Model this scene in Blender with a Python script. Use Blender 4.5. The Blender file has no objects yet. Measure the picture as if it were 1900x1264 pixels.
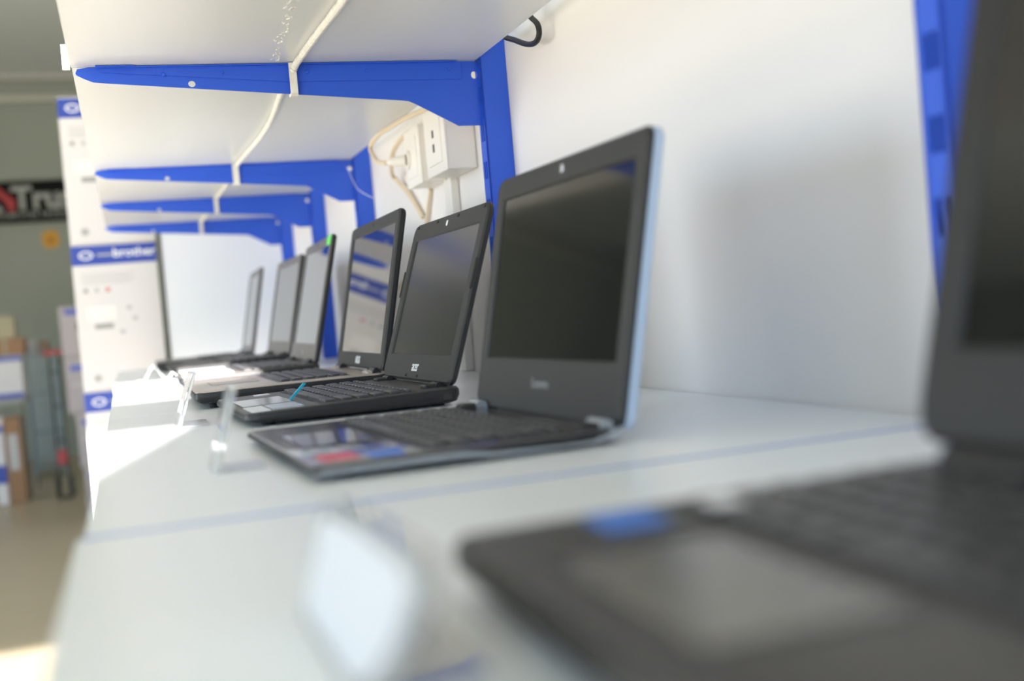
import bpy, bmesh, math, random
from mathutils import Vector, Matrix, Quaternion
random.seed(7)
scn = bpy.context.scene
C = bpy.context.collection
S = 0.1            # one working unit is a decimetre
ZC = 1.04          # the lens stands 1.04 m above the shop floor; working z = 0 is lens height
PI = math.pi

# ------------------------------------------------------------------ camera
def W3(x, y, z): return Vector((x*S, y*S, z*S + ZC))
yaw, pitch, roll = 0.314887, -0.0311163, -0.0851931
fw = Vector((math.sin(yaw)*math.cos(pitch), math.cos(yaw)*math.cos(pitch), math.sin(pitch)))
rt = Vector((math.cos(yaw), -math.sin(yaw), 0)); up = rt.cross(fw)
r2 = rt*math.cos(roll) + up*math.sin(roll); u2 = -rt*math.sin(roll) + up*math.cos(roll)
cam_data = bpy.data.cameras.new('camera'); cam = bpy.data.objects.new('camera', cam_data); C.objects.link(cam)
M = Matrix((r2, u2, -fw)).transposed().to_4x4(); M.translation = W3(0, 0, 0); cam.matrix_world = M
cam_data.sensor_width = 36; cam_data.lens = 2186.1/1900*36
cam_data.clip_start = 0.01; cam_data.clip_end = 100
cam_data.dof.use_dof = True; cam_data.dof.focus_distance = 1.40; cam_data.dof.aperture_fstop = 3.3
scn.camera = cam

# ------------------------------------------------------------------ sky, sun, exposure
world = bpy.data.worlds.new('sky'); scn.world = world; world.use_nodes = True
bg = world.node_tree.nodes['Background']
bg.inputs['Strength'].default_value = 11.0      # blue sky above a sunlit pale pavement
wn = world.node_tree; wtc = wn.nodes.new('ShaderNodeTexCoord'); wse = wn.nodes.new('ShaderNodeSeparateXYZ'); wcr = wn.nodes.new('ShaderNodeValToRGB')
wma = wn.nodes.new('ShaderNodeMath'); wma.operation = 'MULTIPLY_ADD'; wma.inputs[1].default_value = 0.5; wma.inputs[2].default_value = 0.5
wn.links.new(wtc.outputs['Generated'], wse.inputs[0]); wn.links.new(wse.outputs['Z'], wma.inputs[0]); wn.links.new(wma.outputs[0], wcr.inputs[0]); wn.links.new(wcr.outputs[0], bg.inputs['Color'])
ce = wcr.color_ramp.elements; ce[0].position = 0.0; ce[0].color = (0.90, 0.85, 0.76, 1); ce[1].position = 1.0; ce[1].color = (0.38, 0.62, 1.0, 1)
e_ = ce.new(0.49); e_.color = (0.90, 0.85, 0.76, 1); e_ = ce.new(0.51); e_.color = (0.72, 0.85, 1.0, 1); e_ = ce.new(0.65); e_.color = (0.50, 0.74, 1.0, 1)
sun_d = Vector((0.218, 0.976, -0.36)).normalized()
sl = bpy.data.lights.new('sun', 'SUN'); sl.energy = 48; sl.angle = 0.009; sl.color = (1.0, 0.95, 0.90)
so = bpy.data.objects.new('sun', sl); C.objects.link(so); so.rotation_euler = sun_d.to_track_quat('-Z', 'Y').to_euler()
so.location = W3(-40, -60, 60)
def portal(name, loc, sx, sy, rot):
    l = bpy.data.lights.new(name, 'AREA'); l.shape = 'RECTANGLE'; l.size = sx*S; l.size_y = sy*S; l.cycles.is_portal = True
    o = bpy.data.objects.new(name, l); C.objects.link(o); o.location = W3(*loc); o.rotation_euler = rot
portal('portal_front', (-22, -30.9, 4), 34, 34, (PI/2, 0, 0))
portal('portal_left', (-45.9, 33, 2), 20, 38, (0, -PI/2, 0))
scn.view_settings.view_transform = 'Standard'; scn.view_settings.look = 'None'
scn.view_settings.gamma = 1; scn.view_settings.use_curve_mapping = False
scn.view_settings.exposure = -0.45
scn.cycles.max_bounces = 12; scn.cycles.diffuse_bounces = 6; scn.cycles.sample_clamp_indirect = 6

# ------------------------------------------------------------------ materials
def mat(name, col, rough=0.5, metal=0.0, spec=0.5, noise=0.0, nscale=20, bump=0.0, trans=0.0, coat=0.0, ior=1.5, stretch=None):
    m = bpy.data.materials.new(name); m.use_nodes = True
    nt = m.node_tree; b = nt.nodes['Principled BSDF']
    b.inputs['Base Color'].default_value = (*col, 1); b.inputs['Roughness'].default_value = rough
    b.inputs['Metallic'].default_value = metal; b.inputs['IOR'].default_value = ior
    b.inputs['Specular IOR Level'].default_value = spec
    b.inputs['Transmission Weight'].default_value = trans; b.inputs['Coat Weight'].default_value = coat
    if noise or bump:
        tc = nt.nodes.new('ShaderNodeTexCoord'); n = nt.nodes.new('ShaderNodeTexNoise'); n.inputs['Scale'].default_value = nscale
        n.inputs['Detail'].default_value = 4
        if stretch:
            mp = nt.nodes.new('ShaderNodeMapping'); mp.inputs['Scale'].default_value = stretch
            nt.links.new(tc.outputs['Object'], mp.inputs['Vector']); nt.links.new(mp.outputs['Vector'], n.inputs['Vector'])
        else: nt.links.new(tc.outputs['Object'], n.inputs['Vector'])
        if noise:
            r = nt.nodes.new('ShaderNodeMixRGB'); r.inputs[1].default_value = (*[c*(1-noise) for c in col], 1)
            r.inputs[2].default_value = (*[min(1, c*(1+noise)) for c in col], 1)
            nt.links.new(n.outputs['Fac'], r.inputs[0]); nt.links.new(r.outputs[0], b.inputs['Base Color'])
        if bump:
            bn = nt.nodes.new('ShaderNodeBump'); bn.inputs['Strength'].default_value = bump; bn.inputs['Distance'].default_value = 0.001
            nt.links.new(n.outputs['Fac'], bn.inputs['Height']); nt.links.new(bn.outputs['Normal'], b.inputs['Normal'])
    return m
def clearmat(name, col=(0.96, 0.98, 1.0), rough=0.03):
    m = bpy.data.materials.new(name); m.use_nodes = True; nt = m.node_tree
    b = nt.nodes['Principled BSDF']; b.inputs['Base Color'].default_value = (*col, 1)
    b.inputs['Transmission Weight'].default_value = 1; b.inputs['Roughness'].default_value = rough; b.inputs['IOR'].default_value = 1.45
    return m
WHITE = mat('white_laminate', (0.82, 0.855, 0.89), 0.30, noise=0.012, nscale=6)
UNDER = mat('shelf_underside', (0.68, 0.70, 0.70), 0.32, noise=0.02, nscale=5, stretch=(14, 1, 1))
WALL = mat('wall_panel', (0.81, 0.775, 0.75), 0.55, noise=0.01, nscale=3)
STORE = mat('store_wall_paint', (0.34, 0.37, 0.32), 0.7, noise=0.05, nscale=1.5)
CEIL = mat('ceiling_paint', (0.78, 0.84, 0.85), 0.7, noise=0.03, nscale=2)
FLOOR = mat('floor_tile', (0.44, 0.37, 0.26), 0.35, noise=0.05, nscale=2)
BLUE = mat('blue_powder_coat', (0.018, 0.10, 0.66), 0.36, bump=0.15, nscale=900)
RAILBLUE = mat('blue_edge_strip', (0.16, 0.30, 0.72), 0.4, noise=0.02, nscale=10)
ZINC = mat('zinc', (0.5, 0.5, 0.5), 0.35, 1.0)
OUTLET = mat('outlet_plastic', (0.84, 0.80, 0.73), 0.35, noise=0.01, nscale=8)
CREAMC = mat('cream_cable', (0.72, 0.60, 0.42), 0.45, noise=0.05, nscale=30)
ROPE = mat('taped_white_cable', (0.80, 0.79, 0.72), 0.5, noise=0.25, nscale=90, bump=0.8)
GLUE = mat('glue_residue', (0.86, 0.86, 0.84), 0.6, noise=0.1, nscale=80)
BLACKC = mat('black_cable', (0.006, 0.006, 0.007), 0.45, noise=0.05, nscale=30)
DARK = mat('dark_slot', (0.02, 0.02, 0.02), 0.6, noise=0.05, nscale=30)
CARTON = mat('white_carton', (0.68, 0.66, 0.67), 0.45, noise=0.015, nscale=5)
CBLUE = mat('carton_blue_print', (0.015, 0.05, 0.36), 0.4, noise=0.03, nscale=9)
PGREY = mat('grey_print', (0.30, 0.30, 0.30), 0.5, noise=0.05, nscale=40)
PLIGHT = mat('pale_print', (0.46, 0.46, 0.47), 0.5, noise=0.05, nscale=40)
PRED = mat('red_print', (0.60, 0.22, 0.24), 0.5, noise=0.05, nscale=40)
PWHITE = mat('white_print', (0.85, 0.85, 0.88), 0.5, noise=0.02, nscale=40)
ACRYL = clearmat('clear_acrylic'); ACRYL.node_tree.nodes['Principled BSDF'].inputs['Transmission Weight'].default_value = .82
FROST = clearmat('frosted_acrylic', (.93, .95, .97), .15); FROST.node_tree.nodes['Principled BSDF'].inputs['Transmission Weight'].default_value = .55
PAPER = mat('paper_tag', (0.60, 0.62, 0.67), 0.6, noise=0.02, nscale=8)
KRAFT = mat('brown_carton', (0.30, 0.17, 0.09), 0.7, noise=0.1, nscale=9)
TAN = mat('tan_carton', (0.40, 0.36, 0.24), 0.7, noise=0.1, nscale=9)
PINKB = mat('pale_carton', (0.36, 0.32, 0.33), 0.6, noise=0.04, nscale=9)
WIRE = mat('grey_wire', (0.25, 0.31, 0.34), 0.4, 0.6, noise=0.05, nscale=9)
TRUCK = mat('dark_steel', (0.03, 0.035, 0.03), 0.5, noise=0.2, nscale=9)
REDP = mat('red_plastic', (0.35, 0.02, 0.02), 0.4, noise=0.05, nscale=9)
SIGNB = mat('sign_black', (0.008, 0.008, 0.008), 0.8, spec=.2, noise=0.1, nscale=5)
SIGNW = mat('sign_letters', (0.38, 0.40, 0.38), 0.5, noise=0.03, nscale=5)
SIGNR = mat('sign_red', (0.38, 0.015, 0.02), 0.5, noise=0.03, nscale=5)
ORANGE = mat('orange_label', (0.70, 0.36, 0.01), 0.5, noise=0.05, nscale=5)
STEEL = mat('counter_laminate', (0.33, 0.34, 0.32), 0.5, noise=0.05, nscale=5)

# ------------------------------------------------------------------ mesh helpers
ID = lambda x, y, z: (x, y, z)
class MB:
    def __init__(s): s.v = []; s.f = []
    def add(s, vs, fs, fn=ID):
        k = len(s.v); s.v += [fn(*p) for p in vs]; s.f += [tuple(i+k for i in f) for f in fs]; return s
    def box(s, x0, x1, y0, y1, z0, z1, fn=ID):
        return s.add([(x0,y0,z0),(x1,y0,z0),(x1,y1,z0),(x0,y1,z0),(x0,y0,z1),(x1,y0,z1),(x1,y1,z1),(x0,y1,z1)],
                     [(0,3,2,1),(4,5,6,7),(0,1,5,4),(1,2,6,5),(2,3,7,6),(3,0,4,7)], fn)
    def loops(s, rings, fn=ID, cap=True, closed=False):
        n = len(rings[0]); vs = [p for r in rings for p in r]; fs = []
        m = len(rings)
        for i in range(m if closed else m-1):
            a = i*n; b = ((i+1) % m)*n
            for j in range(n): fs.append((a+j, a+(j+1) % n, b+(j+1) % n, b+j))
        if cap and not closed: fs += [tuple(range(n))[::-1], tuple(range((m-1)*n, m*n))]
        return s.add(vs, fs, fn)
    def slab(s, cu, cv, wu, wv, r, levels, fn=ID, seg=5):
        return s.loops([[(p[0], p[1], w) for p in rrect(cu, cv, wu-2*i, wv-2*i, max(r-i, .0005), seg)] for w, i in levels], fn)
    def cyl(s, p0, p1, r, n=16, r1=None):
        p0 = Vector(p0); p1 = Vector(p1); d = (p1-p0).normalized(); a = d.orthogonal().normalized(); b = d.cross(a)
        r1 = r if r1 is None else r1
        return s.loops([[tuple(p + (a*math.cos(t)+b*math.sin(t))*q) for t in [2*PI*k/n for k in range(n)]] for p, q in ((p0, r), (p1, r1))])
    def tube(s, pts, r, n=8, sub=6, rf=None):
        P = smooth(pts, sub); rings = []; a = None
        for i, p in enumerate(P):
            d = (P[min(i+1, len(P)-1)] - P[max(i-1, 0)]).normalized()
            if a is None: a = d.orthogonal().normalized()
            else: a = (a - d*a.dot(d)).normalized()
            b = d.cross(a); q = r*(rf(i) if rf else 1)
            rings.append([tuple(p + (a*math.cos(t)+b*math.sin(t))*q) for t in [2*PI*k/n for k in range(n)]])
        return s.loops(rings)
    def prism(s, poly, w0, w1, fn=ID):
        return s.loops([[(p[0], p[1], w0) for p in poly], [(p[0], p[1], w1) for p in poly]], fn)
    def build(s, name, m, parent=None, smooth_=False, bevel=0):
        me = bpy.data.meshes.new(name); me.from_pydata([(x*S, y*S, z*S) for x, y, z in s.v], [], s.f); me.update()
        bm = bmesh.new(); bm.from_mesh(me); bmesh.ops.recalc_face_normals(bm, faces=bm.faces)
        if bevel:
            bmesh.ops.bevel(bm, geom=[e for e in bm.edges if len(e.link_faces) == 2 and e.calc_face_angle(0) > 0.5], offset=bevel*S, segments=2, affect='EDGES', profile=0.5)
        bm.to_mesh(me); bm.free()
        if smooth_:
            for p in me.polygons: p.use_smooth = True
            try: me.set_sharp_from_angle(angle=0.6)
            except Exception: pass
        return link(name, me, m, parent)
def link(name, me, m, parent=None):
    o = bpy.data.objects.new(name, me); C.objects.link(o)
    if m is not None and not me.materials: me.materials.append(m)
    if parent is not None: o.parent = parent
    return o
def rrect(cu, cv, wu, wv, r, seg=5):
    out = []
    for sx, sy, a0 in ((1, 1, 0), (-1, 1, PI/2), (-1, -1, PI), (1, -1, 1.5*PI)):
        for k in range(seg+1):
            a = a0 + k/seg*PI/2
            out.append((cu+sx*(wu/2-r)+r*math.cos(a), cv+sy*(wv/2-r)+r*math.sin(a)))
    return out
def smooth(pts, sub):
    P = [Vector(p) for p in pts]
    if sub <= 1 or len(P) < 3: return P
    out = []
    for i in range(len(P)-1):
        a = P[max(i-1, 0)]; b = P[i]; c = P[i+1]; d = P[min(i+2, len(P)-1)]
        for k in range(sub):
            t = k/sub
            out.append(0.5*((2*b)+(c-a)*t+(2*a-5*b+4*c-d)*t*t+(3*b-a-3*c+d)*t**3))
    out.append(P[-1]); return out
def curve_mesh(cu):
    o = bpy.data.objects.new('tmp', cu); C.objects.link(o)
    dg = bpy.context.evaluated_depsgraph_get(); dg.update()
    me = bpy.data.meshes.new_from_object(o.evaluated_get(dg)); bpy.data.objects.remove(o); return me
def outline(name, polys, half, fn, m, parent=None):
    """flat plate with holes: polys in working units, mapped by fn(u, v, w), half = half thickness"""
    cu = bpy.data.curves.new('tmp', 'CURVE'); cu.dimensions = '2D'; cu.fill_mode = 'BOTH'; cu.extrude = half
    for poly in polys:
        sp = cu.splines.new('POLY'); sp.points.add(len(poly)-1); sp.use_cyclic_u = True
        for p, q in zip(sp.points, poly): p.co = (q[0], q[1], 0, 1)
    me = curve_mesh(cu)
    for v in me.vertices: v.co = Vector(fn(*v.co))*S
    bm = bmesh.new(); bm.from_mesh(me); bmesh.ops.remove_doubles(bm, verts=bm.verts, dist=1e-6); bmesh.ops.recalc_face_normals(bm, faces=bm.faces); bm.to_mesh(me); bm.free()
    me.name = name; return link(name, me, m, parent)
def text(name, body, size, fn, m, parent=None, bold=0.0, thick=0.004, align='CENTER', shear=0, sx=1.0, spacing=1.0):
    cu = bpy.data.curves.new('tmp', 'FONT'); cu.body = body; cu.size = size; cu.align_x = align; cu.align_y = 'CENTER'
    cu.offset = bold; cu.extrude = thick/2; cu.shear = shear; cu.space_character = spacing; cu.resolution_u = 3
    me = curve_mesh(cu)
    for v in me.vertices: v.co = Vector(fn(v.co.x*sx, v.co.y, v.co.z))*S
    me.name = name; return link(name, me, m, parent)
def empty(name, x, y, z, rz=0):
    o = bpy.data.objects.new(name, None); C.objects.link(o); o.location = W3(x, y, z); o.rotation_euler = (0, 0, rz); o.empty_display_size = .05; return o
def tag(o, label=None, cat=None, group=None, kind=None):
    if label: o['label'] = label
    if cat: o['category'] = cat
    if group: o['group'] = group
    if kind: o['kind'] = kind
    return o
def at0(o): o.location = o.location + Vector((0, 0, ZC)); return o   # mesh made in lens-height units
def struct(name, mb, m): return tag(at0(mb.build(name, m)), kind='structure')
def copy_tree(o, parent=None):
    c = o.copy(); C.objects.link(c)
    if parent is not None: c.parent = parent
    for ch in [x for x in bpy.data.objects if x.parent == o]: copy_tree(ch, c)
    return c
def cells(bounds, holes):
    u0, u1, v0, v1 = bounds
    us = sorted({u0, u1, *[h[0] for h in holes], *[h[1] for h in holes]}); vs = sorted({v0, v1, *[h[2] for h in holes], *[h[3] for h in holes]})
    for a, b in zip(us, us[1:]):
        for c, d in zip(vs, vs[1:]):
            m_, n_ = (a+b)/2, (c+d)/2
            if not any(h[0] < m_ < h[1] and h[2] < n_ < h[3] for h in holes): yield a, b, c, d

# ------------------------------------------------------------------ the room
FZ = -10.4; WX = 5.125; CZ = 24.3
struct('floor', MB().box(-46, WX+1, -31, 116, FZ-1, FZ), FLOOR)
struct('ceiling', MB().box(-46, WX+1, -31, 116, CZ, CZ+1), CEIL)
struct('wall_right', MB().box(WX, WX+1, -31, 116, FZ, CZ), WALL)
struct('wall_back', MB().box(-46, WX+1, 115, 116, FZ, CZ), STORE)
struct('trim_1', MB().box(-45, WX, 114.2, 115, 23.7, 24.3), mat('pale_trim', (0.5, 0.5, 0.46), 0.6, noise=.02, nscale=5))
struct('trim_2', MB().box(-45, WX, 114.6, 115, 21.9, 22.5), mat('conduit_trim', (0.55, 0.55, 0.48), 0.6, noise=.02, nscale=5))
mb = MB()
for a, b, c, d in cells((-31, 116, FZ, CZ), [(14, 52, -8, 12)]): mb.box(-46, -45, a, b, c, d)  # unseen side opening added to brighten the wall behind the laptops
struct('wall_left', mb, STORE)
mb = MB()                       # the shop front behind the photographer, with the panes the sun comes through
for a, b, c, d in cells((-46, WX+1, FZ, CZ), [(-13.3, -9.09, FZ, 15.1), (-13.3, -9.09, 16.9, 20.15), (-17.5, -14.9, FZ, 22.5), (-38, -18.2, FZ, 16.9)]): mb.box(a, b, -30.6, -30, c, d)
struct('wall_front', mb, STORE)
# end panel closing the shelving off at its far end
ep = at0(MB().box(1.28, WX-.02, 38.0, 38.3, FZ, 14).build('end_panel', WHITE)); tag(ep, 'white upright panel closing the shelving at its far end, beside the carton stack', 'panel')
at0(MB().box(1.24, 1.28, 37.97, 38.32, FZ, 14).build('edge_trim', mat('dark_edge', (.12, .11, .10), .5, noise=.05, nscale=9), ep)).location = (0, 0, 0)

# ------------------------------------------------------------------ uprights (slotted channels on the wall)
UY = [-3.2, 5.87, 14.97, 24.15, 30.2, 36.4]
def make_upright():
    root = empty('shelf_upright', 0, 0, 0); fx = 4.755; wd = .24
    mb = MB(); holes = []
    z = -7.81
    while z < 9:
        for k in (0, 1): holes.append((.05+.075*k, .05+.075*k+.05, z, z+.23))
        z += .5
    for a, b, c, d in cells((0, wd, -9.5, 10), holes): mb.box(fx, fx+.025, a, b, c, d)
    mb.build('slotted_face', BLUE, root)
    MB().box(fx, WX-.003, 0, .025, -9.5, 10).build('side_plate', BLUE, root)
    MB().box(fx, WX-.003, wd-.025, wd, -9.5, 10).build('side_plate', BLUE, root)
    MB().box(WX-.02, WX-.003, .025, wd-.025, -9.5, 10).build('back_web', BLUE, root)
    return root
ulabels = ['blue slotted wall upright behind the camera', 'blue slotted wall upright at the right, behind the blurred nearest laptop', 'blue slotted wall upright behind the largest sharp bracket, left of the second nearest laptop',
           'blue slotted wall upright left of the power sockets, behind the netbook and its neighbour', 'blue slotted wall upright third from the far end panel', 'far blue slotted wall upright, the last before the end panel']
up0 = make_upright(); ups = []
for i, y in enumerate(UY[1:]):
    o = up0 if i == 0 else copy_tree(up0)
    o.location = W3(0, y, 0); ups.append(o)
UL = ['blue slotted wall upright at the right edge, half behind the blurred nearest laptop',
      'blue slotted wall upright carrying the nearest sharp bracket, left of the silver-backed laptop',
      'blue slotted wall upright carrying the second bracket, on the far side of the wall sockets',
      'blue slotted wall upright carrying the third bracket, behind the laptop with a green sticker',
      'blue slotted wall upright carrying the farthest bracket, next to the white end panel']
for o, l in zip(ups, UL): tag(o, l, 'shelf upright', 'blue wall uprights')

# ------------------------------------------------------------------ shelf brackets
def circ(cx, cy, rx, ry, n=16): return [(cx+rx*math.cos(2*PI*k/n), cy+ry*math.sin(2*PI*k/n)) for k in range(n)]
UPZ = 3.27
def make_bracket():
    root = empty('shelf_bracket', 0, 0, 0)
    prof = [(-.30, -.08), (-.27, -.02), (-.14, 0), (4.70, -.005), (4.755, -.03), (4.755, -.86), (4.43, -.855), (4.37, -.82), (3.86, -.545), (3.78, -.51), (3.68, -.497), (.05, -.195), (-.10, -.178), (-.20, -.135)]
    fn = lambda u, v, w: (u, w, v)
    outline('bracket_arm', [prof, circ(1.05, -.225, .045, .04), circ(4.70, -.19, .045, .05)], .015, fn, BLUE, root)
    # angle strip riveted along the top, its lip turned towards the camera under the board
    sp = MB(); sp.prism([(.0, -.03), (.02, -.012), (4.52, -.012), (4.52, -.245), (2.2, -.225), (.6, -.11), (.0, -.07)], -.035, -.017, fn)
    st = sp.build('top_strip', BLUE, root)
    MB().box(-.06, 4.45, -.085, -.02, -.02, -.004).build('top_lip', BLUE, root, bevel=.004)
    MB().box(-.06, .38, -.13, -.085, -.018, -.004).build('lip_tab', BLUE, root)
    for x, z in ((.72, -.11), (1.42, -.10), (2.48, -.11), (3.25, -.11), (4.35, -.11)):
        MB().cyl((x, -.036, z), (x, -.046, z), .028, 12, .02).build('rivet', BLUE, root)
    MB().box(.16, .30, -.042, -.034, -.065, -.045).build('rivet', BLUE, root)
    for z in (-.42, -.80):
        MB().box(4.72, 4.80, -.012, .012, z-.05, z+.05).build('hook', ZINC, root)
    return root
b0 = make_bracket()
BL = ['large sharp blue shelf bracket nearest the camera, white cable strapped over it',
      'second blue shelf bracket from the camera, left of the power sockets',
      'third blue shelf bracket from the camera under the white board',
      'farthest and lowest-looking blue shelf bracket, in front of the end panel']
for i, y in enumerate(UY[2:]):
    o = b0 if i == 0 else copy_tree(b0)
    o.location = W3(0, y+.12, UPZ-.002); tag(o, BL[i], 'shelf bracket', 'blue shelf brackets')

# ------------------------------------------------------------------ boards
bays = [(-3.1, UY[1]+.12), (UY[1]+.12, UY[2]+.12), (UY[2]+.12, UY[3]+.12), (UY[3]+.12, UY[4]+.12), (UY[4]+.12, UY[5]+.12)]
upn = ['white upper shelf board above the nearest laptop', 'white upper shelf board above the silver-backed laptop, scribbled with glue',
       'white upper shelf board between the first and second blue brackets', 'short white upper shelf board between the second and third brackets',
       'short white upper shelf board between the third and the farthest bracket']
for i, (a, b) in enumerate(bays):
    x0 = [-.36, -.345, -.33, -.30, -.30][i]
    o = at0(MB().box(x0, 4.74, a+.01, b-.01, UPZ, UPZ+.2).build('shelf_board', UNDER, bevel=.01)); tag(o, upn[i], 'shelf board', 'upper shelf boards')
    if i == 1:
        random.seed(3); g = MB()
        for (x, y) in ((1.92, 12.12), (1.95, 12.77), (1.98, 13.62), (2.06, 14.55)):
            for k in range(16):
                px = x+random.uniform(-.05, .05); py = y+random.uniform(-.38, .38); w = random.uniform(.006, .02); l = random.uniform(.03, .09)
                an = random.uniform(-.6, .6)
                ca, sa = math.cos(an), math.sin(an)
                g.slab(0, 0, w, l, .005, [(-.006, 0), (0, 0)], lambda u, v, ww: (px+u*ca-v*sa, py+u*sa+v*ca, UPZ+ww-.0005), 2)
        g.build('glue_residue', GLUE, o)
    if i == 1:
        # white price-rail end tab on the front edge, catching the sun
        tbl = MB().box(x0-.085, x0-.002, 14.95, 15.0, UPZ-.05, UPZ+.25).build('rail_end_tab', PWHITE, o)
lon = ['white lower shelf board in the foreground under the nearest laptop', 'white lower shelf board under the silver-backed laptop and the small netbook',
       'white lower shelf board with the sunlit patch under the laptop reflecting a carton', 'short white lower shelf board under the laptop with a green sticker', 'short white lower shelf board at the far end under the last laptops']
lob = [(-3.1, 6.31), (6.36, 15.3), (15.31, 24.26), (24.27, 30.3), (30.31, 36.6)]
for i, (a, b) in enumerate(lob):
    o = at0(MB().box([-.33, -.295, -.30, -.33, -.33][i], 5.10, a, b, -1.2, -1).build('shelf_board', WHITE, bevel=.008)); tag(o, lon[i], 'shelf board', 'lower shelf boards')
o = at0(MB().box(-.30, 5.10, 6.313, 6.357, -1.2, -.998).build('joint_strip', RAILBLUE)); tag(o, 'thin pale blue strip filling the joint between the two nearest lower shelf boards', 'joint strip')

# ------------------------------------------------------------------ white taped cable under the upper shelf
random.seed(5)
cb = empty('taped_cable', 2.37, 15, UPZ)
def rel(p): return (p[0]-2.37, p[1]-15, p[2]-UPZ)
rf = lambda i: 1+random.uniform(-.13, .13)
for pts in ([(2.50, 8.0, 3.208), (2.39, 11.9, 3.208), (2.36, 12.8, 3.208), (2.33, 13.8, 3.208), (2.31, 14.75, 3.205), (2.29, 14.93, 3.16)],
            [(2.28, 15.35, 3.18), (2.33, 16.2, 3.205), (2.39, 17.3, 3.208), (2.47, 19.0, 3.208), (2.48, 20.6, 3.208), (2.43, 22.2, 3.208), (2.38, 23.9, 3.205)],
            [(2.37, 24.6, 3.205), (2.44, 27.5, 3.208), (2.42, 28.7, 3.208), (2.42, 29.9, 3.208)],
            [(2.42, 30.6, 3.208), (2.43, 33.5, 3.208), (2.42, 36.2, 3.208)]):
    MB().tube([rel(p) for p in pts], .042, 10, 26, rf).build('cable_run', ROPE, cb, True)
for x, y, w in ((2.285, UY[2]+.12, .045), (2.37, UY[3]+.12, .06), (2.42, UY[4]+.12, .05), (2.42, UY[5]+.12, .05)):
    m_ = MB(); pr = [(-.14, -.012), (-.14, -.395), (-.10, -.425), (.04, -.42), (.06, -.39), (.06, -.30), (.03, -.30), (.03, -.385), (-.10, -.39), (-.105, -.012)]
    m_.prism([(p[0], p[1]) for p in pr], -w, w, lambda u, v, ww: (x+ww-2.37, y+u-15, v))
    m_.build('strap', ROPE, cb)
tag(cb, 'crinkled white taped cable running under the upper shelf and strapped over each bracket', 'cable')

# black cable looping out over the back edge of the upper shelf
bl = at0(MB().tube([(4.93, 13.3, 3.75), (4.93, 13.42, 3.48), (4.95, 13.20, 3.28), (4.95, 13.17, 3.15), (4.95, 13.32, 3.09), (4.95, 13.62, 3.14), (4.95, 14.07, 3.30), (4.93, 14.45, 3.45), (4.9, 14.8, 3.75)], .035, 10, 8).build('black_cable', BLACKC, None, True))
tag(bl, 'short loop of black cable hanging behind the upper shelf near the sharp bracket', 'cable')

# ------------------------------------------------------------------ wall sockets, trunking, flex
def at(o_, x, y, z):
    o_.location = W3(x, y, z); return o_
def socket(label, fx, y0, y1, z0, z1, plugged):
    r = empty('wall_socket', fx, y0, z0)
    dx = WX-.004-fx; w = y1-y0; h = z1-z0
    MB().box(.03, dx, 0, w, 0, h).build('back_box', OUTLET, r, bevel=.02)
    MB().box(0, .045, -.01, w+.01, -.01, h+.01).build('face_plate', OUTLET, r, bevel=.015)
    MB().slab(w/2, h/2, w*.72, h*.72, .05, [(0, 0), (.02, .01)], lambda u, v, ww: (-ww, u, v)).build('rim', OUTLET, r)
    if not plugged:
        for zz, hh in ((h*.62, .11), (h*.40, .12)):
            MB().box(-.026, -.018, w*.46, w*.53, zz-hh/2, zz+hh/2).build('socket_slot', DARK, r)
    return tag(r, label, 'wall socket', 'wall sockets')
socket('white two-slot wall socket box nearest the sharp blue bracket, nothing plugged in', 4.65, 16.64, 17.78, 2.04, 3.0, False)
socket('white wall socket box with a cream plug in it', 4.70, 18.38, 19.35, 2.06, 2.98, True)
pl = empty('power_plug', 4.68, 19.0, 2.50)
MB().cyl((0, 0, 0), (-.05, 0, 0), .16, 18, .15).build('plug_collar', OUTLET, pl, True)
MB().cyl((-.05, 0, 0), (-.26, .12, .0), .10, 14, .075).build('plug_body', OUTLET, pl, True)
MB().cyl((-.26, .12, 0), (-.34, .17, 0), .06, 12, .03).build('strain_relief', OUTLET, pl, True)
tag(pl, 'cream power plug standing out from the farther wall socket', 'plug')
f = at0(MB().tube([(5.05, 16.85, 3.5), (4.93, 17.0, 3.25), (4.72, 17.5, 3.11), (4.6, 18.5, 3.13), (4.6, 19.5, 3.17), (4.52, 20.4, 3.15), (4.46, 20.9, 3.02), (4.42, 20.5, 2.78), (4.34, 19.8, 2.60), (4.345, 19.2, 2.50)], .042, 8, 8).build('power_flex', CREAMC, None, True)); tag(f, 'cream flex arching from behind the bracket down to the plug', 'cable')
f = at0(MB().tube([(5.07, 18.1, 3.2), (5.06, 18.45, 3.15), (5.05, 19.3, 3.11), (4.98, 20.2, 3.13), (4.85, 20.65, 2.95), (4.78, 20.75, 2.72), (4.85, 21.1, 2.56), (5.0, 21.5, 2.50), (5.05, 20.7, 2.10), (5.07, 19.95, 1.62)], .040, 8, 8).build('power_flex', CREAMC, None, True)); tag(f, 'cream flex curving behind the plug and down the wall in a long slant', 'cable')
f = at0(MB().tube([(5.08, 19.32, 2.04), (5.07, 19.5, 1.8), (5.07, 19.72, 1.53), (5.07, 20.1, 1.1), (5.05, 21.6, .62), (5.04, 22.7, .38), (5.04, 23.2, -.2), (5.04, 23.4, -.95)], .038, 8, 8).build('power_flex', CREAMC, None, True)); tag(f, 'cream flex dropping straight below the plugged socket towards the laptops', 'cable')
f = at0(MB().box(4.98, WX-.003, 17.72, 18.12, -.99, 2.03).build('cable_trunking', OUTLET, None, bevel=.02)); tag(f, 'white vertical cable trunking on the wall below the sockets', 'trunking')
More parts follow.
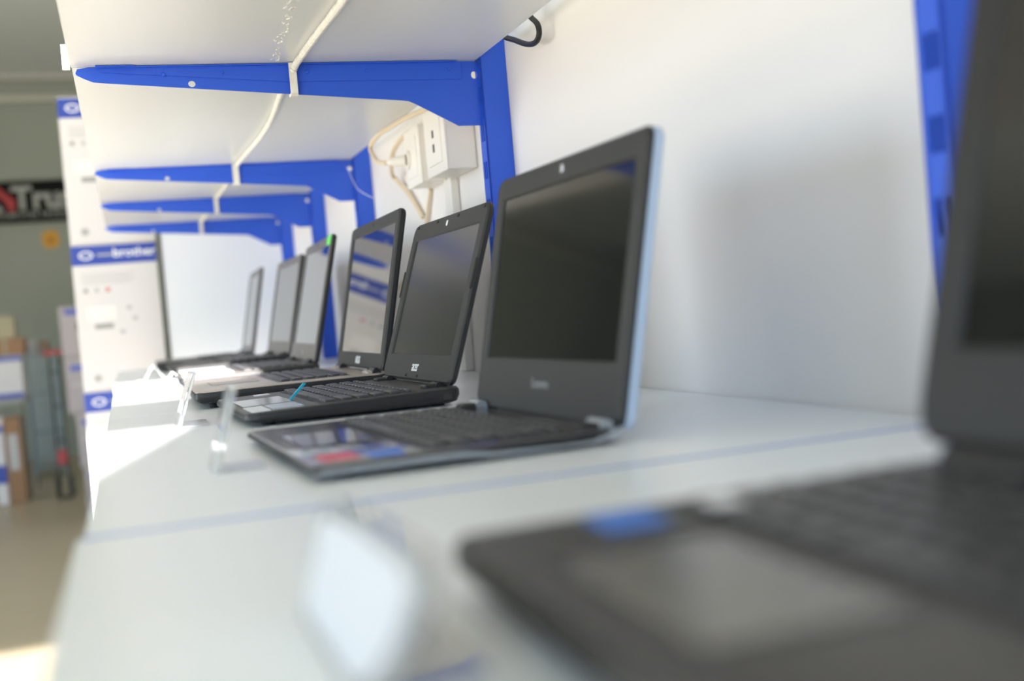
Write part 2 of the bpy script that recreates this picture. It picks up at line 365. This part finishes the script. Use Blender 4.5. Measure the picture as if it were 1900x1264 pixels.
f = at0(MB().tube([(4.70, 25.2, 3.2), (4.6, 24.05, 3.07), (4.55, 23.2, 2.65), (4.5, 22.4, 2.40), (4.4, 20.6, 2.05)], .006, 5, 10).build('loose_thread', PWHITE, None, True)); tag(f, 'fine loose white thread hanging across the second bracket', 'thread')

# ------------------------------------------------------------------ laptops
def logo_fn(F, u, v, w0):           # letters read from the front: text x runs to the user's right
    return lambda a, b, c: F(u-a, v+b, w0-c)
ROWS = [[1.25, 1, 1, 1.25, 5, 1.25, 1.25, 1, 1, 1], [2.25]+[1]*10+[2.75], [1.75]+[1]*11+[2.25], [1.5]+[1]*12+[1.5], [1]*13+[2], [.9375]*16]
def laptop(sp):
    W, D, L = sp['W'], sp['D'], sp['L']; tf, tr = sp['tf'], sp['tr']; hx, hz, ti = sp['hx'], sp['hz'], sp['tilt']
    root = empty('laptop', sp['x'], sp['y'], -1, sp['yaw']); tag(root, sp['label'], 'laptop', 'display laptops')
    rear = sp.get('rear', .1)
    dz = lambda v: tf+(v+D)/D*(tr-tf)
    fn_deck = lambda u, v, w: (v, u, dz(v)+w)              # u along the width (far +), v to the back, w up
    # base: lower tray and top deck
    foot = sp.get('foot', .03)
    def fn_base(u, v, w):                                    # w 0 = tray bottom, 1 = deck
        return (v, u, foot+(dz(v)-foot)*w + (.03*max(0, 1-(v+D)/.25) if w < .3 else 0))
    cv = (rear-D)/2; dl = D+rear
    b = MB().slab(0, cv, W, dl, sp.get('r', .12), [(0, .10), (.12, .03), (.5, .0), (.80, .0), (.93, .006), (1, .02)], fn_base).build('base', sp['side'], root, True)
    MB().slab(0, cv, W-.03, dl-.03, sp.get('r', .12), [(-.012, 0), (.004, 0), (.008, .006)], fn_deck).build('deck', sp['deck'], root, True)
    for u in (-W/2+.28, W/2-.28):
        for v in (-D+.25, rear-.2): MB().cyl((v, u, 0), (v, u, foot+.03), .07, 14).build('rubber_foot', sp['rub'], b)
    # ports on the near side
    for v, w_, h_ in sp.get('ports', []):
        MB().box(v-w_/2, v+w_/2, -W/2-.004, -W/2+.02, dz(v)*.5-h_/2+.01, dz(v)*.5+h_/2+.01).build('port', DARK, b)
    # keyboard
    k0, k1, y0, y1 = sp['kb']
    kb = MB().slab((y0+y1)/2, (k0+k1)/2, y1-y0+.05, k1-k0+.05, .02, [(.006, 0), (.012, .0)], fn_deck).build('keyboard', sp['well'], root)
    pw = (y1-y0)/15; ph = (k1-k0)/5.62; ch = {}
    slope = math.atan2(tr-tf, D)
    for r, row in enumerate(ROWS):
        hh = ph*.62 if r == 5 else ph
        u = y1; vc = k0+ph*(min(r, 5)+.5) if r < 5 else k0+ph*5+ph*.31
        for w in row:
            uc = u-w*pw/2; u -= w*pw
            key = (round(w, 3), r == 5)
            if key not in ch:
                m_ = MB().slab(0, 0, w*pw-.036, hh-.045, .018, [(0, 0), (.018, 0), (.026, .008)], lambda a, b_, c: (b_, a, c), 2)
                ko = m_.build('key', sp['key'], kb); ch[key] = ko.data
            else: ko = link('key', ch[key], None, kb)
            ko.location = Vector((vc, uc, dz(vc)+.012))*S; ko.rotation_euler = (0, -slope, 0)
            if sp.get('litkey') == (r, row.index(w)) and 0: pass
    # touchpad
    p0, p1, q0, q1 = sp['pad']
    MB().slab((q0+q1)/2, (p0+p1)/2, q1-q0+.03, p1-p0+.03, .03, [(.006, 0), (.0095, 0)], fn_deck).build('touchpad_frame', sp['well'], root)
    MB().slab((q0+q1)/2, (p0+p1)/2, q1-q0, p1-p0, .03, [(.008, 0), (.013, 0)], fn_deck).build('touchpad', sp['padm'], root)
    for (a, b_, c, d, m_, lb) in sp.get('stickers', []):
        s_ = MB().slab((c+d)/2, (a+b_)/2, d-c, b_-a, .015, [(.006, 0), (.012+.004*(m_ is not None), 0)], fn_deck).build('sticker', m_, root); s_['label'] = lb
    # hinges
    for u, hw in sp['hinges']:
        MB().cyl((hx*.5-.01, u-hw/2, dz(0)+.02), (hx*.5-.01, u+hw/2, dz(0)+.02), sp.get('hr', .07), 18).build('hinge', sp['hm'], root, True)
        MB().slab(u, .0, hw*.8, .26, .03, [(.0, 0), (.03, .0), (.045, .02)], fn_deck).build('hinge_cover', sp['hm2'], root, True)
    # lid
    lx = math.sin(ti); lz = math.cos(ti); q = (hx, tr+hz)
    F = lambda u, v, w: (q[0]+lx*v+lz*w, u, q[1]+lz*v-lx*w)       # w grows towards the back of the lid
    th = sp.get('lt', .07); r = sp.get('lr', .12)
    lid = MB().slab(0, L/2, W, L, r, [(.0, .0), (th*.55, 0), (th*.9, .02), (th, .05)], F).build('lid', sp['lidm'], root, True)
    if sp.get('cover'):
        MB().slab(0, L/2, W+.01, L+.01, r, [(th*.35, 0), (th+.03, 0), (th+.045, .02)], F).build('lid_cover', sp['cover'], lid, True)
    bs, bt, bb = sp['bez']
    out = rrect(0, L/2, W-.01, L-.01, r, 5); inn = rrect(0, (bb+L-bt)/2, W-2*bs, L-bt-bb, .012, 5); inn2 = rrect(0, (bb+L-bt)/2, W-2*bs-.03, L-bt-bb-.03, .01, 5)
    out2 = rrect(0, L/2, W-.05, L-.05, r, 5)
    MB().loops([[(x, y, -.001) for x, y in out], [(x, y, -.022) for x, y in out2], [(x, y, -.022) for x, y in inn], [(x, y, -.004) for x, y in inn2], [(x, y, -.001) for x, y in inn2]], F, cap=False, closed=True).build('bezel', sp['bezm'], lid)
    MB().slab(0, (bb+L-bt)/2, W-2*bs-.02, L-bt-bb-.02, .01, [(-.0045, 0), (-.001, 0)], F).build('screen', sp['scr'], lid)
    MB().slab(0, L-bt*.5, sp.get('cw', .05), .05 if 'cw' not in sp else sp['cw']*1.3, .022, [(-.020, 0), (-.028, .004)], F).build('webcam', sp.get('camm', DARK), lid)
    if sp.get('logo'):
        text('logo', sp['logo'], sp['ls'], logo_fn(F, sp.get('lu', 0), bb*sp.get('lv', .5), -.024), PWHITE if not sp.get('logom') else sp['logom'], lid, bold=sp.get('lb', .004), sx=sp.get('lsx', 1), spacing=sp.get('lsp', 1))
    for u, v in sp.get('bump', []):
        MB().slab(u, v, .07, .035, .016, [(-.02, 0), (-.035, .004)], F).build('rubber_bumper', DARK, lid)
    return root, lid, b, F, fn_deck, dz
BLK = mat('black_matte_plastic', (0.009, 0.0095, 0.011), 0.42, bump=.3, nscale=1500)
BEZ = mat('dark_grey_bezel', (0.026, 0.025, 0.023), 0.55, bump=.2, nscale=1500)
BEZ2 = mat('warm_grey_bezel', (0.10, 0.09, 0.082), 0.35, noise=.03, nscale=30)
KEY = mat('key_plastic', (0.060, 0.060, 0.064), 0.36, noise=.06, nscale=30)
WELL = mat('key_well', (0.008, 0.008, 0.009), 0.5, noise=.05, nscale=30)
RUB = mat('rubber', (0.012, 0.012, 0.012), 0.8, noise=.05, nscale=60)
SILV = mat('silver_plastic', (0.34, 0.37, 0.41), 0.3, 0.3, noise=.02, nscale=30)
SILVC = mat('silver_blue_cover', (0.45, 0.56, 0.72), 0.35, noise=.02, nscale=30)
CHAMP = mat('champagne_deck', (0.50, 0.43, 0.38), 0.32, 0.35, noise=.02, nscale=40)
GDECK = mat('glossy_grey_deck', (0.075, 0.070, 0.075), 0.16, noise=.04, nscale=20, coat=.5)
MDECK = mat('matte_grey_deck', (0.040, 0.038, 0.034), 0.42, noise=.04, nscale=20)
ADECK = mat('netbook_deck', (0.055, 0.053, 0.052), 0.40, bump=.3, nscale=1500)
SCRG = mat('glossy_screen', (0.006, 0.007, 0.010), 0.03, noise=.1, nscale=2)
SCRM = mat('matte_screen', (0.014, 0.015, 0.016), 0.20, noise=.1, nscale=2)
SCRL = mat('semi_matte_screen', (0.008, 0.009, 0.010), 0.09, noise=.1, nscale=2)
PADG = mat('glossy_pad', (0.20, 0.19, 0.18), 0.08, noise=.03, nscale=20)
PADM = mat('satin_pad', (0.13, 0.125, 0.115), 0.25, noise=.03, nscale=20)
STW = mat('white_sticker', (0.75, 0.77, 0.80), 0.3, noise=.1, nscale=60)
STS = mat('silver_sticker', (0.50, 0.55, 0.58), 0.25, .3, noise=.25, nscale=120)
STB = mat('blue_sticker', (0.06, 0.22, 0.75), 0.3, noise=.1, nscale=60)
STR = mat('red_sticker', (0.75, 0.08, 0.10), 0.3, noise=.1, nscale=60)
STG = mat('green_sticker', (0.12, 0.75, 0.10), 0.4, noise=.05, nscale=60)
CYAN = mat('cyan_tape', (0.0, 0.38, 0.58), 0.3, noise=.05, nscale=60)
LENL = mat('lens_silver', (0.6, 0.6, 0.62), 0.25, .6, noise=.05, nscale=60)

# nearest laptop, far out of focus
NR, NL, NB, NF, NFD, NDZ = laptop(dict(label='blurred dark laptop nearest the camera, filling the lower right corner', x=2.88, y=2.225, yaw=-.032, W=3.40, D=1.93, L=2.05, tilt=.238, tf=.20, tr=.24, hx=-.02, hz=.09,
    deck=MDECK, side=BEZ, key=KEY, well=WELL, rub=RUB, padm=PADM, lidm=BLK, bezm=mat('near_bezel', (.015, .0148, .014), .55, noise=.03, nscale=30), scr=SCRL, kb=(-1.10, -.20, -1.55, 1.58), pad=(-1.76, -1.22, .02, 1.02), rear=.16, r=.07, lr=.14,
    hinges=[(-1.2, .5), (1.2, .5)], hr=.09, hm=BLK, hm2=BEZ, bez=(.18, .22, .36), stickers=[(-1.46, -1.24, 1.34, 1.62, STB, 'blue square sticker on the palm rest')], ports=[]))
MB().slab(1.36, -1.04, .16, .12, .02, [(.042, 0), (.046, 0)], NFD).build('sticker', STW, NR)['label'] = 'white mark on a corner key'
MB().prism([(-.9, .0), (.9, .0), (.9, .17), (-.9, .17)], -.02, -.012, lambda u, v, w: NF(u, v, w)).build('hinge_gap_shade', DARK, NL)  # flat dark strip standing in for the shade in the hinge gap
# silver-backed laptop
rt_, lid, b, F, fd, dz = laptop(dict(label='dark laptop with a silver-blue lid back, in front of the blank wall', x=2.925, y=8.828, yaw=.033, W=3.096, D=1.98, L=2.087, tilt=.201, tf=.095, tr=.10, hx=.123, hz=-.007,
    deck=GDECK, side=BLK, key=KEY, well=WELL, rub=RUB, padm=GDECK, lidm=BLK, bezm=BEZ, scr=SCRL, kb=(-1.18, -.22, -1.36, 1.36), pad=(-1.82, -1.28, -.35, .65), rear=.08, r=.10, lr=.10, foot=.02,
    hinges=[(-1.33, .26), (1.33, .26)], hr=.05, hm=SILV, hm2=BEZ, bez=(.17, .20, .44), logo='Lenovo', ls=.12, lb=.0, lv=.58, logom=LENL, cover=SILVC, lt=.055, cw=.06, camm=LENL,
    stickers=[(-1.86, -1.62, -1.30, -.98, STR, 'red sticker'), (-1.56, -1.34, -1.40, -1.12, STB, 'blue sticker'), (-1.88, -1.70, -.85, -.62, STS, 'silver sticker')],
    ports=[(-.30, .16, .035), (-.62, .13, .03), (-.90, .10, .03)]))
wv = [(-2.0, .045), (-1.9, .08), (-1.2, .085), (-1.0, .082), (-.8, .058), (-.3, .045), (-.1, .05), (.0, .08), (.1, .12), (.16, .11), (.08, .06), (-.1, .03), (-.8, .03), (-1.0, .05), (-1.9, .05)]
MB().prism(wv, -1.575, -1.545, lambda u, v, w: (u, w, v)).build('side_trim', SILV, b, bevel=.005)
MB().prism([(-.5, .0), (.5, .0), (.5, .1), (-.5, .1)], -.02, -.012, lambda u, v, w: F(u*1.9, v, w)).build('hinge_gap_shade', WELL, lid)  # hinge gap shade put in as a dark strip
# small netbook, in focus
rt_, lid, b, F, fd, dz = laptop(dict(label='small black netbook in sharp focus with rubber bumpers round its matte screen', x=3.019, y=13.284, yaw=.024, W=3.024, D=2.029, L=1.984, tilt=.315, tf=.135, tr=.18, hx=.082, hz=.03,
    deck=ADECK, side=BLK, key=KEY, well=WELL, rub=RUB, padm=PADG, lidm=BLK, bezm=BEZ, scr=SCRM, kb=(-1.24, -.28, -1.36, 1.36), pad=(-1.93, -1.39, -.50, .62), rear=.20, r=.16, lr=.12, foot=.025,
    hinges=[(-1.12, .26), (1.12, .26)], hr=.042, hm=BLK, hm2=BLK, bez=(.19, .21, .30), logo='acer', ls=.18, lb=.001, lv=.55, lsp=.9, lt=.06, cw=.055, camm=PWHITE,
    bump=[(-1.38, 1.93), (-.42, 1.93), (.42, 1.93), (1.30, 1.93), (-.15, .055), (.35, .055)],
    stickers=[(-1.95, -1.76, -1.42, -.66, STW, 'white sticker'), (-1.74, -1.42, -1.36, -.62, STS, 'silver printed sticker'), (-1.60, -1.42, 1.10, 1.34, STW, 'white sticker on the far palm rest')],
    ports=[(.03, .10, .05), (-.6, .02, .02)]))
MB().prism([(0, 0), (.03, 0), (.20, .16), (.17, .165)], -.03, .03, lambda u, v, w: (-1.40+u, -.22+w, dz(-1.40)+.012+v)).build('tape_flag', CYAN, rt_)
for u in (-1.49, 1.49):
    MB().slab(u, 1.2, .03, .34, .012, [(-.02, 0), (-.035, .004)], F).build('rubber_bumper', DARK, lid)
# champagne laptop reflecting the carton
laptop(dict(label='champagne and black laptop whose mirror-like screen reflects a blue-banded carton', x=3.116, y=16.995, yaw=-.003, W=3.531, D=2.364, L=2.174, tilt=.205, tf=.215, tr=.225, hx=.041, hz=.04,
    deck=CHAMP, side=BLK, key=KEY, well=BEZ2, rub=RUB, padm=CHAMP, lidm=BLK, bezm=BEZ, scr=SCRG, kb=(-1.25, -.32, -1.25, 1.5), pad=(-2.05, -1.42, -.3, .75), rear=.10, r=.10, lr=.10, foot=.05,
    hinges=[(-1.3, .4), (1.3, .4)], hr=.06, hm=BLK, hm2=CHAMP, bez=(.19, .17, .21), logo='ASUS', ls=.15, lb=.003, lv=.5, lt=.08, ports=[(-.42, .16, .05), (-1.5, .02, .1), (-.58, .015, .14)]))
# laptop with the green sticker
rt_, lid, b, F, fd, dz = laptop(dict(label='grey laptop with a bright green sticker on its top screen corner', x=3.076, y=22.279, yaw=-.021, W=3.605, D=2.265, L=2.265, tilt=.231, tf=.22, tr=.25, hx=.016, hz=.03,
    deck=BEZ2, side=BLK, key=KEY, well=WELL, rub=RUB, padm=SILV, lidm=BLK, bezm=BEZ2, scr=SCRG, kb=(-1.20, -.25, -1.7, 1.6), pad=(-2.05, -1.32, -.5, .7), rear=.10, r=.10, lr=.06, foot=.05,
    hinges=[(-1.3, .4), (1.3, .4)], hr=.06, hm=BLK, hm2=BEZ2, bez=(.16, .17, .30), logo='hp', ls=.17, lb=.0, lv=.5, lt=.08, logom=LENL,
    stickers=[(-2.2, -1.35, -1.7, -.6, STW, 'pale patch on the palm rest'), (-2.2, -1.35, .8, 1.7, STW, 'pale patch on the palm rest')]))  # pale patches on either side of the touchpad
MB().slab(-1.56, 2.16, .44, .17, .02, [(-.022, 0), (-.03, 0)], F).build('sticker', STG, lid)['label'] = 'bright green sticker'
laptop(dict(label='dark laptop second from the far end, close behind the one with the green sticker', x=3.277, y=27.917, yaw=.023, W=3.50, D=2.4, L=2.235, tilt=.212, tf=.25, tr=.28, hx=.05, hz=.03,
    deck=BEZ, side=BLK, key=KEY, well=WELL, rub=RUB, padm=BEZ2, lidm=BLK, bezm=BEZ2, scr=SCRG, kb=(-1.25, -.28, -1.6, 1.5), pad=(-2.1, -1.4, -.4, .7), rear=.10, r=.10, lr=.06, foot=.06,
    hinges=[(-1.2, .4), (1.2, .4)], hr=.06, hm=BLK, hm2=BEZ, bez=(.17, .17, .27), lt=.09))
laptop(dict(label='farthest dark laptop, standing alone before the white end panel', x=3.092, y=33.59, yaw=-.02, W=3.45, D=2.4, L=2.327, tilt=.196, tf=.24, tr=.265, hx=.05, hz=-.01,
    deck=BEZ2, side=BEZ, key=KEY, well=BEZ, rub=RUB, padm=BEZ2, lidm=BEZ2, bezm=BEZ2, scr=SCRG, kb=(-1.25, -.28, -1.6, 1.5), pad=(-2.1, -1.4, -.4, .7), rear=.10, r=.10, lr=.06, foot=.05,
    hinges=[(-1.2, .4), (1.2, .4)], hr=.06, hm=BEZ, hm2=BEZ2, bez=(.17, .17, .22), lt=.08))

# ------------------------------------------------------------------ clear price holders
def holder(label, x, y0, y1, h, lean, footw, paper=None, rz=0, t=.035):
    r = empty('price_holder', x, y0, -1, rz); w = y1-y0
    MB().prism([(0, .0), (t, .0), (lean+t, h), (lean, h)], 0, w, lambda u, v, ww: (u, ww, v)).build('upright_plate', ACRYL, r, bevel=.004)
    MB().box(t+.002, footw, 0, w, .002, .014).build('foot_plate', FROST, r, bevel=.003)
    if paper:
        p = MB().prism([(-.012, .03), (-.004, .03), (lean-.004, h-.03), (lean-.012, h-.03)], .03, w-.03, lambda u, v, ww: (u, ww, v)).build('price_card', paper, r)
        p['label'] = 'pale printed price card'
    return tag(r, label, 'price holder', 'clear acrylic price holders')
r = empty('price_holder', .45, 0, -1)
pg = [(4.05, 0), (4.05, .36), (3.9, .40), (3.4, .42), (2.75, .43), (2.62, .40), (2.60, .33), (2.68, .20), (2.85, .08), (3.05, 0)]
ln = lambda v: .03 + .30*v
MB().prism(pg, 0, .035, lambda u, v, w: (ln(v)+w, u, v)).build('upright_plate', ACRYL, r)
MB().prism([(3.97, .04), (3.97, .34), (3.4, .38), (2.80, .39), (2.68, .36), (2.74, .22), (2.90, .10), (3.10, .04)], -.012, -.004, lambda u, v, w: (ln(v)+w, u, v)).build('price_card', PAPER, r)['label'] = 'pale printed price card'
MB().box(.07, .40, 3.05, 4.05, .002, .016).build('foot_plate', ACRYL, r)
tag(r, 'large blurred clear price holder with a pale card, in the near foreground', 'price holder', 'clear acrylic price holders')
holder('clear leaning price holder beside the front corner of the silver-backed laptop', .48, 8.38, 8.85, .58, .17, .36, None, t=.05)
holder('clear leaning price holder with a sunlit foot, in front of the netbook', .41, 12.75, 13.5, .56, .20, .34, None, t=.05)
def tent(label, x, y, h, rz):
    r = empty('price_holder', x, y, -1, rz); t = .03; w = .5
    MB().prism([(0, .0), (t, .0), (.22+t, h), (.22, h+.02)], 0, w, lambda u, v, ww: (u, ww, v)).build('upright_plate', FROST, r, bevel=.004)
    MB().prism([(.25, h), (.22, h+.02), (.46, .0), (.49, .0)], 0, w, lambda u, v, ww: (u, ww, v)).build('back_leg', FROST, r, bevel=.004)
    MB().box(-.12, -.002, 0, w, 0, .04).build('card_ledge', FROST, r)
    return tag(r, label, 'price holder', 'clear acrylic price holders')
tent('clear tent-shaped price holder farthest back on the sunlit patch', .25, 26.2, .34, 0)
tent('clear tent-shaped price holder beside the sunlit front of the champagne laptop', .52, 22.5, .27, 0)

# ------------------------------------------------------------------ carton stack at the end of the shelf
def carton(name, x0, x1, y0, y1, z0, z1, label, band=True):
    r = empty(name, x0, y0, z0); w = x1-x0; d = y1-y0; h = z1-z0
    MB().box(0, w, 0, d, 0, h).build('carton_body', CARTON, r, bevel=.02)
    G = lambda u, v, ww: (u, -ww, v)
    bh = .60
    MB().box(.0, w, -.012, 0.0, h-.04-bh, h-.04).build('blue_band', CBLUE, r)
    zc = h-.04-bh/2
    text('brand_name', 'brother', .36, lambda a, b_, c: (w*.74+a, -.016-c, zc+.03+b_), PWHITE, r, bold=.008, sx=1.12)
    outline('emblem', [circ(w*.17, zc, .21, .13, 24), circ(w*.17, zc, .15, .08, 24)], .004, lambda u, v, ww: (u, -.017+ww, v), PWHITE, r)
    m_ = MB(); m_.box(w*.30, w*.50, -.016, -.012, zc-.03, zc+.03); m_.build('small_print', PLIGHT, r)
    m_ = MB()
    for i in range(4): m_.box(w*.10, w*(.72-.05*(i % 2)), -.004, .0, h-.95-i*.09, h-.92-i*.09)
    m_.build('text_lines', PLIGHT, r)
    for i, mm in enumerate((PGREY, PLIGHT, PRED)):
        MB().cyl((w*(.13+.13*i), 0.0, h-1.42), (w*(.13+.13*i), -.006, h-1.42), .075, 14).build('icon', mm, r)
    MB().box(w*.12, w*.46, -.008, 0.0, h-2.35, h-1.92).build('label', mat('label_paper', (.76, .76, .75), .5, noise=.02, nscale=20), r)
    MB().box(w*.20, w*.42, -.006, 0.0, h-2.62, h-2.46).build('bar_code', PGREY, r)
    for px, pz in ((.62, h-2.02), (.68, h-2.36), (.52, h-2.75)): MB().slab(w*px, pz, .16, .12, .02, [(0, 0), (.006, 0)], G, 2).build('icon', PLIGHT, r)
    MB().cyl((w*.18, 0, .38), (w*.18, -.006, .38), .13, 16).build('round_mark', PLIGHT, r)
    MB().box(w*.155, w*.205, -.009, 0.0, .33, .43).build('mark_glyph', PGREY, r)
    return tag(r, label, 'carton', 'tall white cartons stacked at the end of the shelf')
CL = ['tall white blue-banded carton half hidden below the lower shelf edge', 'tall white blue-banded carton in the middle of the stack, standing level with the laptops',
      'topmost white blue-banded carton of the stack, rising past the upper shelf']
carton('printer_carton', -1.42, 1.10, 38.5, 42.5, FZ, -6.02, 'bottom white carton of the stack, standing on the floor')
carton('printer_carton', -1.40, 1.12, 38.5, 42.5, -6.01, -1.60, CL[0])
carton('printer_carton', -1.38, 1.12, 38.5, 42.5, -1.59, 2.92, CL[1])
carton('printer_carton', -1.36, 1.14, 38.5, 42.5, 2.93, 7.45, CL[2])

# ------------------------------------------------------------------ the shop behind
sg = empty('shop_sign', -7.5, 114.8, 12.9)
MB().box(-7, 6.5, -.3, .15, -1.9, 1.85).build('sign_board', SIGNB, sg, bevel=.03)
text('sign_word', 'Trust', 2.9, lambda a, b_, c: (-1.1+a, -.32-c, .20+b_), SIGNW, sg, bold=.09, thick=.04, align='LEFT', sx=.95)
text('sign_tagline', 'COMPUTER PRODUCTS', .62, lambda a, b_, c: (-2.6+a, -.32-c, -1.25+b_), SIGNW, sg, bold=.01, thick=.04, align='LEFT', spacing=1.15)
MB().prism([(-2.9, 1.35), (-2.2, 1.4), (-.8, .1), (-.9, -.85), (-1.5, -.85), (-1.65, -.1)], .30, .36, lambda u, v, w: (u, -w, v)).build('red_emblem', SIGNR, sg)
MB().prism([(-2.7, -.75), (-2.3, -.2), (-1.9, -.75), (-2.3, -.95)], .30, .36, lambda u, v, w: (u, -w, v)).build('pale_emblem', SIGNW, sg)
tag(sg, 'black wall sign with pale letters and a red emblem on the far wall', 'sign')
o = empty('wall_notice', -5.7, 114.97, 9.4)
MB().slab(0, 0, 1.45, 1.6, .5, [(0, 0), (.06, 0)], lambda u, v, w: (u, -w, v)).build('notice_disc', ORANGE, o)
MB().slab(.0, -.1, .5, .7, .2, [(.06, 0), (.09, 0)], lambda u, v, w: (u, -w, v)).build('notice_mark', mat('dark_orange', (.45, .18, .01), .5, noise=.05, nscale=9), o)
tag(o, 'small round orange notice on the far wall below the sign', 'notice')

def bx(name, x0, x1, y0, y1, z0, z1, m, label, cat, group, parts):
    r = empty(name, x0, y0, z0); MB().box(0, x1-x0, 0, y1-y0, 0, z1-z0).build('carton_body', m, r, bevel=.04)
    for nm, a, b_, c, d, mm in parts: MB().box(a, b_, -.03, 0.0, c, d).build(nm, mm, r)
    return tag(r, label, cat, group)
g = 'pale cartons stacked at the end of the aisle'
zz = [FZ, -7.3, -4.15, -.92, 2.0]; xs = [(-3.0, -.6), (-3.15, -.8), (-3.5, -1.1), (-3.55, -1.3)]
for i, lb in enumerate(['pale carton with blue print at the foot of the aisle stack', 'pale carton second from the floor in the aisle stack', 'pale pinkish carton third from the floor in the aisle stack', 'top pale carton of the aisle stack with a dark oval mark']):
    x0, x1 = xs[i]
    bx('storage_carton', x0, x1, 72, 76, zz[i], zz[i+1]-.02, PINKB, lb, 'carton', g, [('blue_print', .3, 1.2, 2.45, 2.75, CBLUE), ('dark_mark', .9, 1.5, 1.55, 1.95, DARK) if i in (0, 3) else ('print_line', .3, 1.5, 1.6, 1.7, PLIGHT)])
# counter with cartons at the left
c = empty('display_table', -9.6, 86, FZ)
MB().box(0, 2.7, 0, 7, 6.55, 6.8).build('table_top', STEEL, c, bevel=.03)
for x, y in ((.1, .1), (2.5, .1), (.1, 6.7), (2.5, 6.7)): MB().box(x, x+.12, y, y+.12, 0, 6.55).build('leg', TRUCK, c)
tag(c, 'grey table at the left edge carrying cartons', 'table')
bx('storage_carton', -9.3, -6.95, 87, 90, -3.58, -.62, CARTON, 'white carton with blue bands on the table at the left edge', 'carton', 'cartons at the left edge', [('blue_band', 0, 2.35, 2.6, 2.9, CBLUE), ('blue_band', 0, 2.35, .05, .4, CBLUE)])
bx('storage_carton', -9.0, -6.7, 87, 90, -.60, .55, KRAFT, 'brown carton lying on the white carton at the left edge', 'carton', 'cartons at the left edge', [('flap_tape', 1.0, 1.2, 0, 1.15, TAN)])
bx('storage_carton', -9.0, -7.2, 87.2, 89.5, .57, 2.05, TAN, 'tan carton on top of the brown one at the left edge', 'carton', 'cartons at the left edge', [('print_patch', .2, .7, .3, 1.0, KRAFT)])
bx('storage_carton', -9.0, -8.3, 84.5, 85.9, FZ, -4.6, CARTON, 'white carton on the floor in front of the table', 'carton', 'cartons at the left edge', [('blue_band', 0, .7, 4.8, 5.2, CBLUE), ('blue_band', 0, .7, 1.4, 2.6, CBLUE)])
bx('storage_carton', -8.25, -7.2, 84.5, 85.9, FZ, -4.7, KRAFT, 'brown carton on the floor beside the white one', 'carton', 'cartons at the left edge', [('white_label', .2, .8, 2.2, 4.6, PLIGHT)])
# wire basket rack in the aisle
c = empty('wire_rack', -7.7, 99, FZ)
m_ = MB()
for i in range(9): m_.cyl((.1+i*.25, 0, .6), (.1+i*.25, 0, 9.6), .03, 6); m_.cyl((.1+i*.25, 3, .6), (.1+i*.25, 3, 9.6), .03, 6)
for k in range(8): m_.cyl((.1, 0, .6+k*1.28), (2.1, 0, .6+k*1.28), .03, 6)
m_.build('wire_mesh', WIRE, c)
for x in (.05, 2.15):
    for y in (0, 3): MB().box(x-.05, x+.05, y-.05, y+.05, 0, 9.8).build('post', WIRE, c)
for z in (.6, 3.4, 6.4, 9.6): MB().box(.05, 2.15, 0, 3, z, z+.08).build('wire_shelf', WIRE, c)
tag(c, 'grey wire rack standing in the aisle', 'rack')
for k, (x0, x1, h, m_, lb, nm) in enumerate([(-7.5, -6.6, 1.0, PLIGHT, 'pale packet on top of the wire rack', 'packet'), (-6.5, -5.9, .9, KRAFT, 'brown packet on top of the wire rack', 'packet')]):
    r = empty(nm, x0, 99.4, FZ+9.69); MB().box(0, x1-x0, 0, 1.5, 0, h).build('wrap', m_, r, bevel=.03); MB().box(.1, (x1-x0)-.1, -.02, 0, h*.3, h*.6).build('print_patch', PGREY, r); tag(r, lb, 'packet', 'packets on the wire rack')
# hand truck
c = empty('hand_truck', -5.1, 84, FZ)
for x in (0, .62): MB().tube([(x, .5, .3), (x, .9, 5), (x, 1.3, 9.0), (x, 1.0, 9.9)], .08, 8, 5).build('rail', TRUCK, c, True)
for z in (1.5, 3.8, 6.1, 8.4): MB().cyl((0, .55+z*.09, z), (.62, .55+z*.09, z), .06, 8).build('cross_bar', TRUCK, c)
MB().box(-.15, .77, -.6, .5, .05, .13).build('toe_plate', TRUCK, c)
for x in (-.18, .80): MB().cyl((x-.08, .75, .75), (x+.08, .75, .75), .7, 18).build('wheel', TRUCK, c)
MB().box(.0, .62, .3, .75, 2.2, 3.2).build('red_cover', REDP, c, bevel=.05)
MB().box(-.3, .9, .9, 1.2, 9.6, 9.9).build('grip', REDP, c, bevel=.05)
tag(c, 'dark hand truck with a red cover beside the aisle carton stack', 'hand truck')
